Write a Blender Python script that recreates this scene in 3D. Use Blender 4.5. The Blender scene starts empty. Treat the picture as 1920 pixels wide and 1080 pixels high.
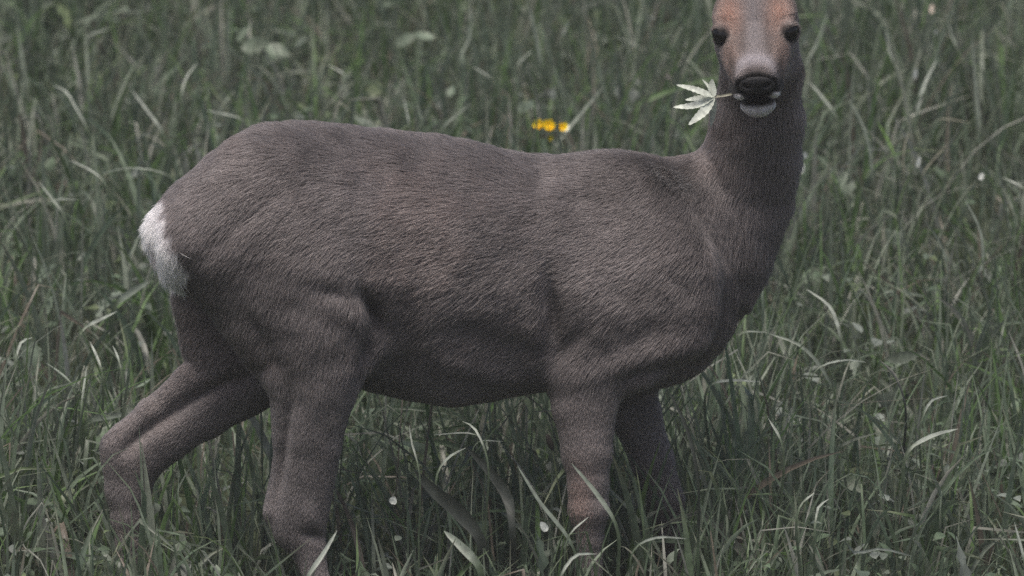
import bpy, math, random
import numpy as np
from mathutils import Vector, Matrix
import openvdb

random.seed(5)
rng = np.random.default_rng(11)
S = bpy.context.scene
COL = S.collection
R = math.radians

# ------------------------------------------------------------------ camera
PX = 0.0008                 # metres per photograph pixel at the deer
DIST = 12.0
PITCH = R(10.0)
ZC = 0.49
cam_pos = np.array([0.0, -DIST * math.cos(PITCH), ZC + DIST * math.sin(PITCH)])
cam = bpy.data.cameras.new('camera')
cam.sensor_width = 36.0
cam.lens = 36.0 * DIST / (1920 * PX)
cam.clip_start = 0.1
cam.clip_end = 2000.0
cam.dof.use_dof = True
cam.dof.focus_distance = DIST - 0.05
cam.dof.aperture_fstop = 5.0
camo = bpy.data.objects.new('camera', cam)
COL.objects.link(camo)
camo.location = cam_pos
camo.rotation_euler = (math.pi / 2 - PITCH, 0, 0)
S.camera = camo

# ------------------------------------------------------------------ light
SUN_EL, SUN_AZ = R(70), R(212)     # high, from the left and the camera's side, behind cloud
world = bpy.data.worlds.new('World')
S.world = world
world.use_nodes = True
wn = world.node_tree.nodes
wl = world.node_tree.links
wn.clear()
sky = wn.new('ShaderNodeTexSky')
sky.sky_type = 'NISHITA'
sky.sun_disc = False
sky.sun_elevation = SUN_EL
sky.sun_rotation = SUN_AZ
sky.air_density = 1.0
sky.dust_density = 6.0
sky.ozone_density = 1.0
bg = wn.new('ShaderNodeBackground')
bg.inputs['Strength'].default_value = 0.05
wo = wn.new('ShaderNodeOutputWorld')
wl.new(sky.outputs[0], bg.inputs[0])
wl.new(bg.outputs[0], wo.inputs[0])

sun = bpy.data.lights.new('sun', 'SUN')
sun.energy = 1.5
sun.angle = R(26)
sun.color = (1.0, 0.95, 0.88)
suno = bpy.data.objects.new('sun', sun)
COL.objects.link(suno)
# azimuth clockwise from +y: from the left and a little from the camera's side
to_sun = Vector((math.sin(SUN_AZ) * math.cos(SUN_EL), math.cos(SUN_AZ) * math.cos(SUN_EL), math.sin(SUN_EL)))
suno.rotation_euler = to_sun.to_track_quat('Z', 'Y').to_euler()

S.view_settings.view_transform = 'Standard'
S.view_settings.look = 'None'
S.view_settings.gamma = 1.0
S.view_settings.use_curve_mapping = False
S.view_settings.exposure = 1.38
S.cycles.max_bounces = 10
S.cycles.diffuse_bounces = 6
S.cycles.transmission_bounces = 8
S.cycles.use_denoising = False
S.cycles.denoiser = 'OPENIMAGEDENOISE'
S.cycles_curves.shape = 'RIBBONS'


# ------------------------------------------------------------------ helpers
def W(px, py, y):
    """point in the world at depth y that stands where photograph pixel (px, py) is"""
    a = (px - 960) * PX / DIST
    b = -(py - 540) * PX / DIST
    d = np.array([a, math.cos(PITCH) + b * math.sin(PITCH), -math.sin(PITCH) + b * math.cos(PITCH)])
    t = (y - cam_pos[1]) / d[1]
    return cam_pos + t * d


def tag(o, label=None, cat=None, group=None, kind=None):
    if label: o['label'] = label
    if cat: o['category'] = cat
    if group: o['group'] = group
    if kind: o['kind'] = kind
    return o


def empty(name, loc):
    o = bpy.data.objects.new(name, None)
    COL.objects.link(o)
    o.location = loc
    o.empty_display_size = 0.05
    return o


def link(name, data, parent=None):
    o = bpy.data.objects.new(name, data)
    COL.objects.link(o)
    if parent:
        o.parent = parent
        o.matrix_parent_inverse = Matrix.Translation(-Vector(parent.location))
    return o


def mesh_np(name, verts, faces, mats, smooth=True, color=None):
    """verts (n,3), faces (m,k) of one size k or a list of such arrays"""
    me = bpy.data.meshes.new(name)
    if not isinstance(faces, list):
        faces = [faces]
    faces = [np.asarray(f, np.int32) for f in faces if len(f)]
    me.vertices.add(len(verts))
    me.vertices.foreach_set('co', np.asarray(verts, np.float32).ravel())
    li = np.concatenate([f.ravel() for f in faces])
    sz = np.concatenate([np.full(len(f), f.shape[1], np.int32) for f in faces])
    st = np.concatenate([[0], np.cumsum(sz)[:-1]]).astype(np.int32)
    me.loops.add(len(li))
    me.loops.foreach_set('vertex_index', li)
    me.polygons.add(len(sz))
    me.polygons.foreach_set('loop_start', st)
    me.polygons.foreach_set('loop_total', sz)
    me.update(calc_edges=True)
    if smooth:
        me.polygons.foreach_set('use_smooth', np.ones(len(sz), bool))
    if color is not None:
        ca = me.attributes.new('tint', 'FLOAT_COLOR', 'POINT')
        c4 = np.ones((len(verts), 4), np.float32)
        c4[:, :3] = color
        ca.data.foreach_set('color', c4.ravel())
    me.materials.append(mats)
    return me


def hash3(ix, iy, iz, seed):
    h = (ix * 374761393 + iy * 668265263 + iz * 2147483647 + seed * 974634777) & 0xFFFFFFFF
    h = ((h ^ (h >> 13)) * 1274126177) & 0xFFFFFFFF
    h = h ^ (h >> 16)
    return (h & 0xFFFFFF) / float(0xFFFFFF)


def noise(p, scale, seed=0):
    """smooth value noise in -1..1; p (n,3)"""
    q = np.asarray(p, float) * scale + 1000.0
    i = np.floor(q).astype(np.int64)
    f = q - i
    f = f * f * (3 - 2 * f)
    out = 0
    for dx in (0, 1):
        wx = f[:, 0] if dx else 1 - f[:, 0]
        for dy in (0, 1):
            wy = f[:, 1] if dy else 1 - f[:, 1]
            for dz in (0, 1):
                wz = f[:, 2] if dz else 1 - f[:, 2]
                out = out + wx * wy * wz * hash3(i[:, 0] + dx, i[:, 1] + dy, i[:, 2] + dz, seed)
    return out * 2 - 1


def sstep(a, b, x):
    t = np.clip((x - a) / (b - a), 0, 1)
    return t * t * (3 - 2 * t)


def norm(v):
    return v / np.maximum(np.linalg.norm(v, axis=-1, keepdims=True), 1e-9)


# ------------------------------------------------------------------ materials
def new_mat(name):
    m = bpy.data.materials.new(name)
    m.use_nodes = True
    nt = m.node_tree
    nt.nodes.clear()
    out = nt.nodes.new('ShaderNodeOutputMaterial')
    return m, nt, out


def mat_leaf(name, trans=0.35, rough=0.42, spec=0.4, scale=60.0):
    m, nt, out = new_mat(name)
    at = nt.nodes.new('ShaderNodeAttribute')
    at.attribute_name = 'tint'
    tc = nt.nodes.new('ShaderNodeTexCoord')
    nz = nt.nodes.new('ShaderNodeTexNoise')
    nz.inputs['Scale'].default_value = scale
    nz.inputs['Detail'].default_value = 4
    nt.links.new(tc.outputs['Object'], nz.inputs['Vector'])
    mr = nt.nodes.new('ShaderNodeMapRange')
    mr.inputs['From Min'].default_value = 0.3
    mr.inputs['From Max'].default_value = 0.7
    mr.inputs['To Min'].default_value = 0.7
    mr.inputs['To Max'].default_value = 1.3
    nt.links.new(nz.outputs['Fac'], mr.inputs['Value'])
    mul = nt.nodes.new('ShaderNodeVectorMath')
    mul.operation = 'SCALE'
    nt.links.new(at.outputs['Color'], mul.inputs[0])
    nt.links.new(mr.outputs[0], mul.inputs['Scale'])
    b = nt.nodes.new('ShaderNodeBsdfPrincipled')
    b.inputs['Roughness'].default_value = rough
    b.inputs['Specular IOR Level'].default_value = spec
    nt.links.new(mul.outputs[0], b.inputs['Base Color'])
    tr = nt.nodes.new('ShaderNodeBsdfTranslucent')
    nt.links.new(mul.outputs[0], tr.inputs['Color'])
    mx = nt.nodes.new('ShaderNodeMixShader')
    mx.inputs[0].default_value = trans
    nt.links.new(b.outputs[0], mx.inputs[1])
    nt.links.new(tr.outputs[0], mx.inputs[2])
    nt.links.new(mx.outputs[0], out.inputs[0])
    return m


def mat_plain(name, col, rough=0.6, spec=0.3, nscale=40.0, amt=0.25, bump=0.0, bscale=200.0):
    m, nt, out = new_mat(name)
    tc = nt.nodes.new('ShaderNodeTexCoord')
    nz = nt.nodes.new('ShaderNodeTexNoise')
    nz.inputs['Scale'].default_value = nscale
    nz.inputs['Detail'].default_value = 5
    nt.links.new(tc.outputs['Object'], nz.inputs['Vector'])
    cr = nt.nodes.new('ShaderNodeValToRGB')
    cr.color_ramp.elements[0].position = 0.3
    cr.color_ramp.elements[1].position = 0.7
    cr.color_ramp.elements[0].color = tuple(c * (1 - amt) for c in col) + (1,)
    cr.color_ramp.elements[1].color = tuple(c * (1 + amt) for c in col) + (1,)
    nt.links.new(nz.outputs['Fac'], cr.inputs[0])
    b = nt.nodes.new('ShaderNodeBsdfPrincipled')
    b.inputs['Roughness'].default_value = rough
    b.inputs['Specular IOR Level'].default_value = spec
    nt.links.new(cr.outputs[0], b.inputs['Base Color'])
    if bump:
        n2 = nt.nodes.new('ShaderNodeTexNoise')
        n2.inputs['Scale'].default_value = bscale
        n2.inputs['Detail'].default_value = 3
        nt.links.new(tc.outputs['Object'], n2.inputs['Vector'])
        bp = nt.nodes.new('ShaderNodeBump')
        bp.inputs['Strength'].default_value = bump
        bp.inputs['Distance'].default_value = 0.002
        nt.links.new(n2.outputs['Fac'], bp.inputs['Height'])
        nt.links.new(bp.outputs[0], b.inputs['Normal'])
    nt.links.new(b.outputs[0], out.inputs[0])
    return m


def mat_fur(name):
    m, nt, out = new_mat(name)
    at = nt.nodes.new('ShaderNodeAttribute')
    at.attribute_name = 'tint'
    h = nt.nodes.new('ShaderNodeBsdfHairPrincipled')
    h.model = 'CHIANG'
    h.parametrization = 'COLOR'
    h.inputs['Roughness'].default_value = 0.75
    h.inputs['Radial Roughness'].default_value = 0.9
    h.inputs['Random Roughness'].default_value = 0.2
    h.inputs['Coat'].default_value = 0.0
    nt.links.new(at.outputs['Color'], h.inputs['Color'])
    nt.links.new(h.outputs[0], out.inputs[0])
    return m


def mat_skin(name):
    m, nt, out = new_mat(name)
    at = nt.nodes.new('ShaderNodeAttribute')
    at.attribute_name = 'tint'
    b = nt.nodes.new('ShaderNodeBsdfPrincipled')
    b.inputs['Roughness'].default_value = 0.9
    b.inputs['Specular IOR Level'].default_value = 0.1
    nt.links.new(at.outputs['Color'], b.inputs['Base Color'])
    nt.links.new(b.outputs[0], out.inputs[0])
    return m


M_GRASS = mat_leaf('grass blade', 0.5, 0.42, 0.45)
M_LEAF = mat_leaf('broad leaf', 0.30, 0.45, 0.40, 90)
M_FUR = mat_fur('deer fur')
M_SKIN = mat_skin('deer skin')
M_EYE = mat_plain('deer eye', (0.004, 0.0035, 0.0035), 0.12, 0.28, 20, 0.1)
M_NOSE = mat_plain('deer nose', (0.016, 0.015, 0.017), 0.5, 0.35, 300, 0.35, 0.6, 600)
M_HOOF = mat_plain('deer hoof', (0.02, 0.017, 0.015), 0.5, 0.4, 80, 0.3)
M_SOIL = mat_plain('meadow soil', (0.034, 0.042, 0.024), 0.95, 0.1, 14, 0.5, 0.6, 60)


# ------------------------------------------------------------------ ground
SLOPE = 0.14


def ground_z(x, y):
    p = np.stack([np.asarray(x, float), np.asarray(y, float), np.zeros_like(np.asarray(x, float))], -1)
    far = np.maximum(np.asarray(y, float) - 6, 0)
    near = np.maximum(-3 - np.asarray(y, float), 0)
    z = SLOPE * np.asarray(y, float) - 0.0006 * far ** 2 * np.exp(-far / 60) - 0.0 + 0.09 * near
    return z + 0.02 * noise(p, 1.3, 3) + 0.012 * noise(p, 4.0, 4)


def axis_pts(lo, hi, fine_lo, fine_hi, n_f, n_o):
    a = fine_lo - (fine_lo - lo) * (np.linspace(1, 0, n_o, endpoint=False) ** 2.5)
    b = np.linspace(fine_lo, fine_hi, n_f)
    c = fine_hi + (hi - fine_hi) * (np.linspace(0, 1, n_o + 1)[1:] ** 2.5)
    return np.concatenate([a, b, c])


gx = axis_pts(-150, 150, -4, 4, 120, 24)
gy = axis_pts(-150, 150, -3, 7, 140, 24)
GX, GY = np.meshgrid(gx, gy)
gz = ground_z(GX.ravel(), GY.ravel())
gv = np.stack([GX.ravel(), GY.ravel(), gz], -1)
nx, ny = len(gx), len(gy)
ii = (np.arange(ny - 1)[:, None] * nx + np.arange(nx - 1)[None]).ravel()
gf = np.stack([ii, ii + 1, ii + 1 + nx, ii + nx], -1)
tag(link('ground', mesh_np('ground', gv, gf, M_SOIL)), kind='structure')

# ------------------------------------------------------------------ thin haze volume added to lift the dark tones
HB = 152.0
zlo, zhi = float(gz.min()) - 1.0, float(max(gz.max(), cam_pos[2])) + 3.0
hv = np.array([(x, y, z) for x in (-HB, HB) for y in (-HB, HB) for z in (zlo, zhi)])
hf = np.array([[0, 1, 3, 2], [4, 6, 7, 5], [0, 4, 5, 1], [2, 3, 7, 6], [0, 2, 6, 4], [1, 5, 7, 3]])
mh, nt_, out_ = new_mat('added haze')
pv = nt_.nodes.new('ShaderNodeVolumePrincipled')
pv.inputs['Color'].default_value = (.92, .93, .95, 1)
pv.inputs['Density'].default_value = 0.0019
nt_.links.new(pv.outputs[0], out_.inputs['Volume'])
tag(link('haze', mesh_np('haze', hv, hf, mh, smooth=False)), 'thin added haze over the meadow', 'haze', kind='stuff')

# ------------------------------------------------------------------ deer: signed distance field
VOX = 0.003
LO = np.array([-0.68, -0.34, -0.10])
HI = np.array([0.52, 0.30, 1.16])
DIM = np.ceil((HI - LO) / VOX).astype(int)
AX = [LO[i] + VOX * np.arange(DIM[i]) for i in range(3)]
YAW = 0.22


def yc_at(x):
    return YAW * x + 0.01


def smin(a, b, k):
    h = np.clip(0.5 + 0.5 * (b - a) / k, 0, 1)
    return b + (a - b) * h - k * h * (1 - h)


# trunk stations from the photograph: x pixel, top pixel, bottom pixel, half width (m)
FUR_IN = 0.006
TR = np.array([
    (287, 420, 440, .010), (300, 388, 500, .040), (317, 366, 515, .062), (345, 342, 535, .078), (400, 297, 575, .098),
    (450, 254, 625, .110), (500, 231, 680, .118), (560, 224, 712, .122), (650, 230, 724, .126),
    (740, 240, 750, .126), (850, 256, 766, .129), (930, 272, 754, .128), (1000, 285, 740, .124),
    (1050, 288, 735, .122), (1100, 283, 730, .116), (1170, 282, 728, .110), (1240, 292, 724, .102), (1290, 305, 702, .092),
    (1335, 350, 664, .078), (1362, 430, 628, .058), (1380, 500, 595, .035), (1388, 530, 560, .008)], float)
tx = (TR[:, 0] - 960) * PX
ztop, zbot = [], []
for px, t, b, hw in TR:
    y = yc_at((px - 960) * PX)
    ztop.append(W(px, t, y)[2] - FUR_IN)
    zbot.append(W(px, b, y)[2] + FUR_IN * 0.8)
ztop, zbot = np.array(ztop), np.array(zbot)


def spl(xq, xs, ys):
    """smoothed piecewise-linear interpolation"""
    out = 0
    for o, w in ((-0.014, .25), (0, .5), (0.014, .25)):
        out = out + w * np.interp(xq + o, xs, ys)
    return out


X3, Y3, Z3 = np.meshgrid(AX[0], AX[1], AX[2], indexing='ij', sparse=True)
X3 = X3.astype(np.float32); Y3 = Y3.astype(np.float32); Z3 = Z3.astype(np.float32)
xt, zt_, zb_, hw_ = AX[0], spl(AX[0], tx, ztop), spl(AX[0], tx, zbot), spl(AX[0], tx, TR[:, 3])
hz = np.maximum((zt_ - zb_) / 2, 0.003)
zc = (zt_ + zb_) / 2
e = lambda a: a.astype(np.float32)[:, None, None]
vy = (Y3 - e(yc_at(xt))) / e(np.maximum(hw_, .003))
vz = (Z3 - e(zc)) / e(hz)
# narrower towards the spine and tucked in towards the belly
vy = vy / (1.0 + 0.10 * vz - 0.10 * np.maximum(vz, 0) * 1.6)
q = (np.abs(vy) ** 2.05 + np.abs(vz) ** 2.05) ** (1 / 2.05)
D = (q - 1) * e(np.minimum(hw_, hz))
out_x = np.maximum(np.maximum(tx[0] - X3, X3 - tx[-1]), 0)
D = np.where(out_x > 0, np.maximum(D, out_x), D).astype(np.float32)
del q, vy, vz


def block(lo, hi):
    i0 = np.maximum(((lo - LO) / VOX).astype(int), 0)
    i1 = np.minimum(((hi - LO) / VOX).astype(int) + 2, DIM)
    return tuple(slice(a, b) for a, b in zip(i0, i1))


def put(fn, lo, hi, k, pad=0.05, sub=False):
    pad = max(pad, 2.2 * k)
    sl = block(np.asarray(lo) - pad, np.asarray(hi) + pad)
    x, y, z = X3[sl[0]], Y3[:, sl[1]], Z3[:, :, sl[2]]
    d = fn(x, y, z).astype(np.float32)
    if sub:
        D[sl] = -smin(-D[sl], d, k)
    else:
        D[sl] = smin(D[sl], d, k)


def seg(p0, p1, r0, r1, k=0.02, flat0=1.0, flat1=1.0, sub=False):
    """tapered limb piece; flat = ratio of depth radius to image-plane radius"""
    p0, p1 = np.asarray(p0, float), np.asarray(p1, float)
    v = p1 - p0
    L2 = v @ v

    def fn(x, y, z):
        t = np.clip(((x - p0[0]) * v[0] + (y - p0[1]) * v[1] + (z - p0[2]) * v[2]) / L2, 0, 1)
        r = r0 + (r1 - r0) * t
        fl = flat0 + (flat1 - flat0) * t
        dx = x - (p0[0] + v[0] * t)
        dy = (y - (p0[1] + v[1] * t)) / fl
        dz = z - (p0[2] + v[2] * t)
        return (np.sqrt(dx * dx + dy * dy + dz * dz) - r) * np.minimum(fl, 1)
    rm = max(r0, r1) * max(flat0, flat1, 1)
    put(fn, np.minimum(p0, p1) - rm, np.maximum(p0, p1) + rm, k, sub=sub)


def chain(pts, k=0.02, kin=0.006, inset=4.0):
    """one limb; pts: (px, py, y, half width in pixels, flat). inset leaves room for the coat"""
    Pw = [W(*p[:3]) for p in pts]
    rr_ = [(p[3] - inset) * PX for p in pts]
    fl = [p[4] for p in pts]

    def fn(x, y, z):
        d = None
        for i in range(len(pts) - 1):
            p0, v = Pw[i], Pw[i + 1] - Pw[i]
            t = np.clip(((x - p0[0]) * v[0] + (y - p0[1]) * v[1] + (z - p0[2]) * v[2]) / (v @ v), 0, 1)
            r = rr_[i] + (rr_[i + 1] - rr_[i]) * t
            f = fl[i] + (fl[i + 1] - fl[i]) * t
            di = (np.sqrt((x - p0[0] - v[0] * t) ** 2 + ((y - p0[1] - v[1] * t) / f) ** 2 + (z - p0[2] - v[2] * t) ** 2) - r) * np.minimum(f, 1)
            d = di if d is None else smin(d, di, kin)
        return d
    rm = max(rr_)
    put(fn, np.min(Pw, 0) - rm, np.max(Pw, 0) + rm, k)


# near hind leg: haunch, thigh, gaskin, hock, cannon
chain([(470, 400, -.110, 105, .60), (535, 510, -.135, 120, .50), (568, 590, -.148, 126, .38), (588, 680, -.150, 86, .46), (587, 740, -.150, 64, .58),
       (580, 800, -.147, 57, .60), (574, 850, -.145, 52, .60), (566, 905, -.143, 50, .58), (557, 960, -.142, 50, .56), (558, 990, -.142, 45, .6)], .050, .02)
chain([(552, 880, -.142, 22, .7), (520, 958, -.142, 20, .8)], .015)               # tendon to the point of the hock
chain([(558, 980, -.142, 44, .58), (580, 1030, -.145, 32, .7), (594, 1090, -.15, 26, .85),
       (604, 1160, -.16, 26, .95), (612, 1185, -.16, 27, .95)], .012)
chain([(612, 1180, -.16, 27, 1), (630, 1215, -.165, 22, 1)], .01)
# far hind leg stretched back
chain([(425, 470, .010, 100, .55), (428, 560, .022, 92, .42), (436, 640, .024, 80, .46), (450, 700, .022, 72, .52)], .03, .02)
chain([(470, 700, .020, 68, .55), (380, 762, .016, 62, .6), (310, 812, .008, 56, .6), (250, 862, .004, 54, .56)], .022)
chain([(345, 715, .012, 22, .7), (280, 770, .008, 22, .8), (216, 832, .004, 24, .9)], .02)
chain([(243, 866, .004, 52, .56), (240, 920, .004, 45, .65), (240, 970, .004, 34, .8), (243, 1020, .004, 29, .9), (242, 1080, .0, 26, 1), (240, 1125, .0, 28, 1)], .012)
chain([(240, 1120, 0, 27, 1), (256, 1160, -.004, 22, 1)], .01)
# near fore leg: shoulder blade, upper arm, forearm, knee, cannon
chain([(1190, 380, -.005, 62, .50), (1235, 500, -.034, 80, .46), (1240, 580, -.042, 72, .46)], .06, .02)
chain([(1240, 585, -.042, 66, .46), (1150, 650, -.056, 72, .5), (1105, 690, -.062, 66, .58)], .055, .02)
chain([(1100, 690, -.062, 66, .55), (1098, 760, -.066, 61, .6), (1100, 850, -.068, 49, .70), (1103, 905, -.069, 40, .8),
       (1104, 955, -.069, 40, .88), (1107, 1010, -.069, 27, .95), (1110, 1090, -.07, 22, 1), (1112, 1150, -.07, 24, 1), (1112, 1165, -.07, 27, 1)], .014)
chain([(1112, 1160, -.07, 26, 1), (1126, 1196, -.075, 22, 1)], .01)
# far fore leg stepping ahead
chain([(1230, 630, .085, 72, .5), (1180, 715, .092, 50, .6), (1192, 780, .092, 50, .62), (1224, 865, .094, 42, .72),
       (1248, 940, .094, 38, .82), (1262, 1000, .094, 29, .95), (1280, 1075, .092, 25, 1), (1292, 1110, .09, 27, 1)], .014)
chain([(1292, 1105, .09, 26, 1), (1310, 1140, .085, 22, 1)], .01)
# brisket and neck
NY = yc_at(0.30)
chain([(1262, 545, NY, 125, .66), (1335, 450, NY + .01, 113, .70), (1390, 365, NY + .02, 91, .76), (1409, 290, NY + .012, 85, .80),
       (1420, 220, NY - .005, 78, .84), (1425, 120, NY - .03, 72, .88), (1424, 60, NY - .035, 66, .9)], .055, .02)
# ---- head, in its own frame: r (to the picture's right), u (up from the brow), a (towards the nose)
yE = NY - 0.085
H0 = W(1416, 57, yE)
av = np.array([-0.02, -math.cos(R(24)), -math.sin(R(24))]); av /= np.linalg.norm(av)
rv = np.array([1.0, 0, 0.075]); rv -= av * (rv @ av); rv /= np.linalg.norm(rv)
uv = np.cross(av, rv) * -1
if uv[2] < 0: uv = -uv


def HP(r, u, a):
    return H0 + rv * r + uv * u + av * a


def to_head(x, y, z):
    dx, dy, dz = x - H0[0], y - H0[1], z - H0[2]
    return (dx * rv[0] + dy * rv[1] + dz * rv[2], dx * uv[0] + dy * uv[1] + dz * uv[2], dx * av[0] + dy * av[1] + dz * av[2])


HS = np.array([  # a, centre u, half height, half width
    (-.105, -.020, .004, .004), (-.095, -.014, .030, .030), (-.07, -.004, .048, .048), (-.04, .000, .058, .060), (-.012, -.006, .058, .063),
    (.010, -.015, .053, .056), (.026, -.020, .047, .047), (.045, -.024, .042, .043), (.065, -.027, .037, .039), (.088, -.027, .031, .035),
    (.099, -.027, .025, .030), (.105, -.027, .016, .020), (.108, -.027, .003, .004)])


def head_fn(x, y, z):
    r, u, a = to_head(x, y, z)
    cu = np.interp(a, HS[:, 0], HS[:, 1]); hh = np.interp(a, HS[:, 0], HS[:, 2]); hw = np.interp(a, HS[:, 0], HS[:, 3])
    hh = np.maximum(hh, .003); hw = np.maximum(hw, .003)
    qq = (np.abs(r / hw) ** 2.2 + np.abs((u - cu) / hh) ** 2.2) ** (1 / 2.2)
    d = (qq - 1) * np.minimum(hh, hw)
    ex = np.maximum(np.maximum(HS[0, 0] - a, a - HS[-1, 0]), 0)
    return np.where(ex > 0, np.maximum(d, ex), d)


put(head_fn, H0 - .16, H0 + .16, .03)


def hseg(p0, p1, r0, r1, k, sub=False):
    seg(HP(*p0), HP(*p1) + 1e-6, r0, r1, k, 1, 1, sub)


for s in (-1, 1):
    hseg((s * .040, .024, -.018), (s * .047, .022, -.002), .017, .013, .02)       # brow
    hseg((s * .042, -.018, .010), (s * .028, -.022, .060), .014, .012, .02)      # cheek bone
    hseg((s * .022, -.044, -.040), (s * .014, -.062, .035), .028, .017, .02)      # jaw
    hseg((s * .0245, -.0500, .090), (s * .029, -.051, .074), .0108, .0115, .010)   # upper lip
hseg((0, -.066, .0), (0, -.084, .078), .022, .016, .015)                         # lower jaw
hseg((-.0165, -.081, .080), (.0165, -.081, .080), .0095, .0095, .006)
hseg((-.008, -.0865, .079), (.008, -.0865, .079), .0105, .0105, .008)              # chin
hseg((-.010, -.060, .106), (.010, -.060, .106), .012, .012, .003, sub=True)      # open mouth
hseg((-.010, -.062, .090), (.010, -.062, .090), .010, .010, .003, sub=True)
EYES = []
for s in (-1, 1):
    p = (s * .0485, .005, .0145)
    EYES.append((p, s))
    hseg(p, p, .0180, .0180, .008)                                            # lids
    gz0 = np.array(p) + np.array([s * .56, .08, .82]) * .0165
    ge = HP(*gz0)
    gd = rv * (s * .56) + uv * .08 + av * .82
    gs = norm(np.cross(gd, uv)); gu = np.cross(gs, gd)

    def opening(x, y, z, ge=ge, gd=gd, gs=gs, gu=gu):
        dx, dy, dz = x - ge[0], y - ge[1], z - ge[2]
        l = (dx * gd[0] + dy * gd[1] + dz * gd[2]) / .012
        w = (dx * gs[0] + dy * gs[1] + dz * gs[2]) / .0155
        h = (dx * gu[0] + dy * gu[1] + dz * gu[2]) / .0118
        return (np.sqrt(l * l + w * w + h * h) - 1) * .0118
    put(opening, ge - .016, ge + .016, .003, sub=True)
# ears, cupped to the front
EAR = []
for s in (-1, 1):
    b, t = HP(s * .045, .030, -.065), HP(s * .098, .125, -.080)
    EAR.append((b, t))
    ax_ = norm(t - b)
    fr = norm(av - ax_ * (av @ ax_)); sd = np.cross(ax_, fr)
    L = np.linalg.norm(t - b)

    def ear(x, y, z, b=b, ax_=ax_, fr=fr, sd=sd, L=L):
        dx, dy, dz = x - b[0], y - b[1], z - b[2]
        l = (dx * ax_[0] + dy * ax_[1] + dz * ax_[2]) / L
        f = dx * fr[0] + dy * fr[1] + dz * fr[2]
        w = dx * sd[0] + dy * sd[1] + dz * sd[2]
        lc = np.clip(l, 0, .999)
        hw = .006 + .034 * np.sin(np.pi * lc ** .8) ** .8 * (1 - .25 * lc)
        f0 = 14.0 * w * w - .008                # cupped sheet
        dd = np.maximum(np.abs(f - f0) - .005, np.abs(w) - hw)
        return np.maximum(dd, (np.abs(l - .5) - .5) * L)
    put(ear, np.minimum(b, t) - .05, np.maximum(b, t) + .05, .012)

# soft undulation of muscle and coat
del X3, Y3, Z3
grid = openvdb.FloatGrid()
grid.copyFromArray(D)
pts, tris_, quads_ = grid.convertToPolygons(isovalue=0.0, adaptivity=0.0)
V = np.asarray(pts, float) * VOX + LO
Q = np.asarray(quads_, np.int64).reshape(-1, 4)


def sdf(p):
    """distance sampled from the field at world points"""
    q = (np.asarray(p) - LO) / VOX
    i = np.clip(np.round(q).astype(int), 0, DIM - 1)
    inside = np.all((q >= 0) & (q <= DIM - 1), axis=-1)
    return np.where(inside, D[i[..., 0], i[..., 1], i[..., 2]], 1.0)


# keep only the largest connected shell
def largest(V, Q):
    lab = np.arange(len(V))
    e = np.concatenate([Q[:, [0, 1]], Q[:, [1, 2]], Q[:, [2, 3]], Q[:, [3, 0]]])
    while True:
        m = np.minimum(lab[e[:, 0]], lab[e[:, 1]])
        l2 = lab.copy()
        np.minimum.at(l2, e[:, 0], m)
        np.minimum.at(l2, e[:, 1], m)
        l2 = l2[l2]
        l2 = l2[l2]
        if (l2 == lab).all():
            break
        lab = l2
    u, c = np.unique(lab, return_counts=True)
    keep = lab == u[np.argmax(c)]
    idx = np.cumsum(keep) - 1
    return V[keep], idx[Q[keep[Q[:, 0]]]]


V, Q = largest(V, Q)
# light smoothing
e = np.concatenate([Q[:, [0, 1]], Q[:, [1, 2]], Q[:, [2, 3]], Q[:, [3, 0]]])
deg = np.bincount(e.ravel(), minlength=len(V))[:, None]
for it in range(4):
    acc = np.zeros_like(V)
    for c in range(3):
        acc[:, c] = np.bincount(e[:, 0], V[e[:, 1], c], len(V)) + np.bincount(e[:, 1], V[e[:, 0], c], len(V))
    V = V + (0.5 if it % 2 == 0 else -0.48) * (acc / deg - V)


def vnormals(V, Q):
    fn = np.cross(V[Q[:, 2]] - V[Q[:, 0]], V[Q[:, 3]] - V[Q[:, 1]])
    n = np.zeros_like(V)
    for c in range(3):
        n[:, c] = sum(np.bincount(Q[:, k], fn[:, c], len(V)) for k in range(4))
    return norm(n)


N = vnormals(V, Q)
if (sdf(V[::50] + N[::50] * .012) < 0).mean() > .5:      # faces point inward: turn them
    Q = Q[:, ::-1]
    N = -N
V = V + N * ((0.0022 * noise(V, 16, 8) + 0.0012 * noise(V, 38, 9)) * (1 - .75 * sstep(.30, .22, V[:, 2])))[:, None]
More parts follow.
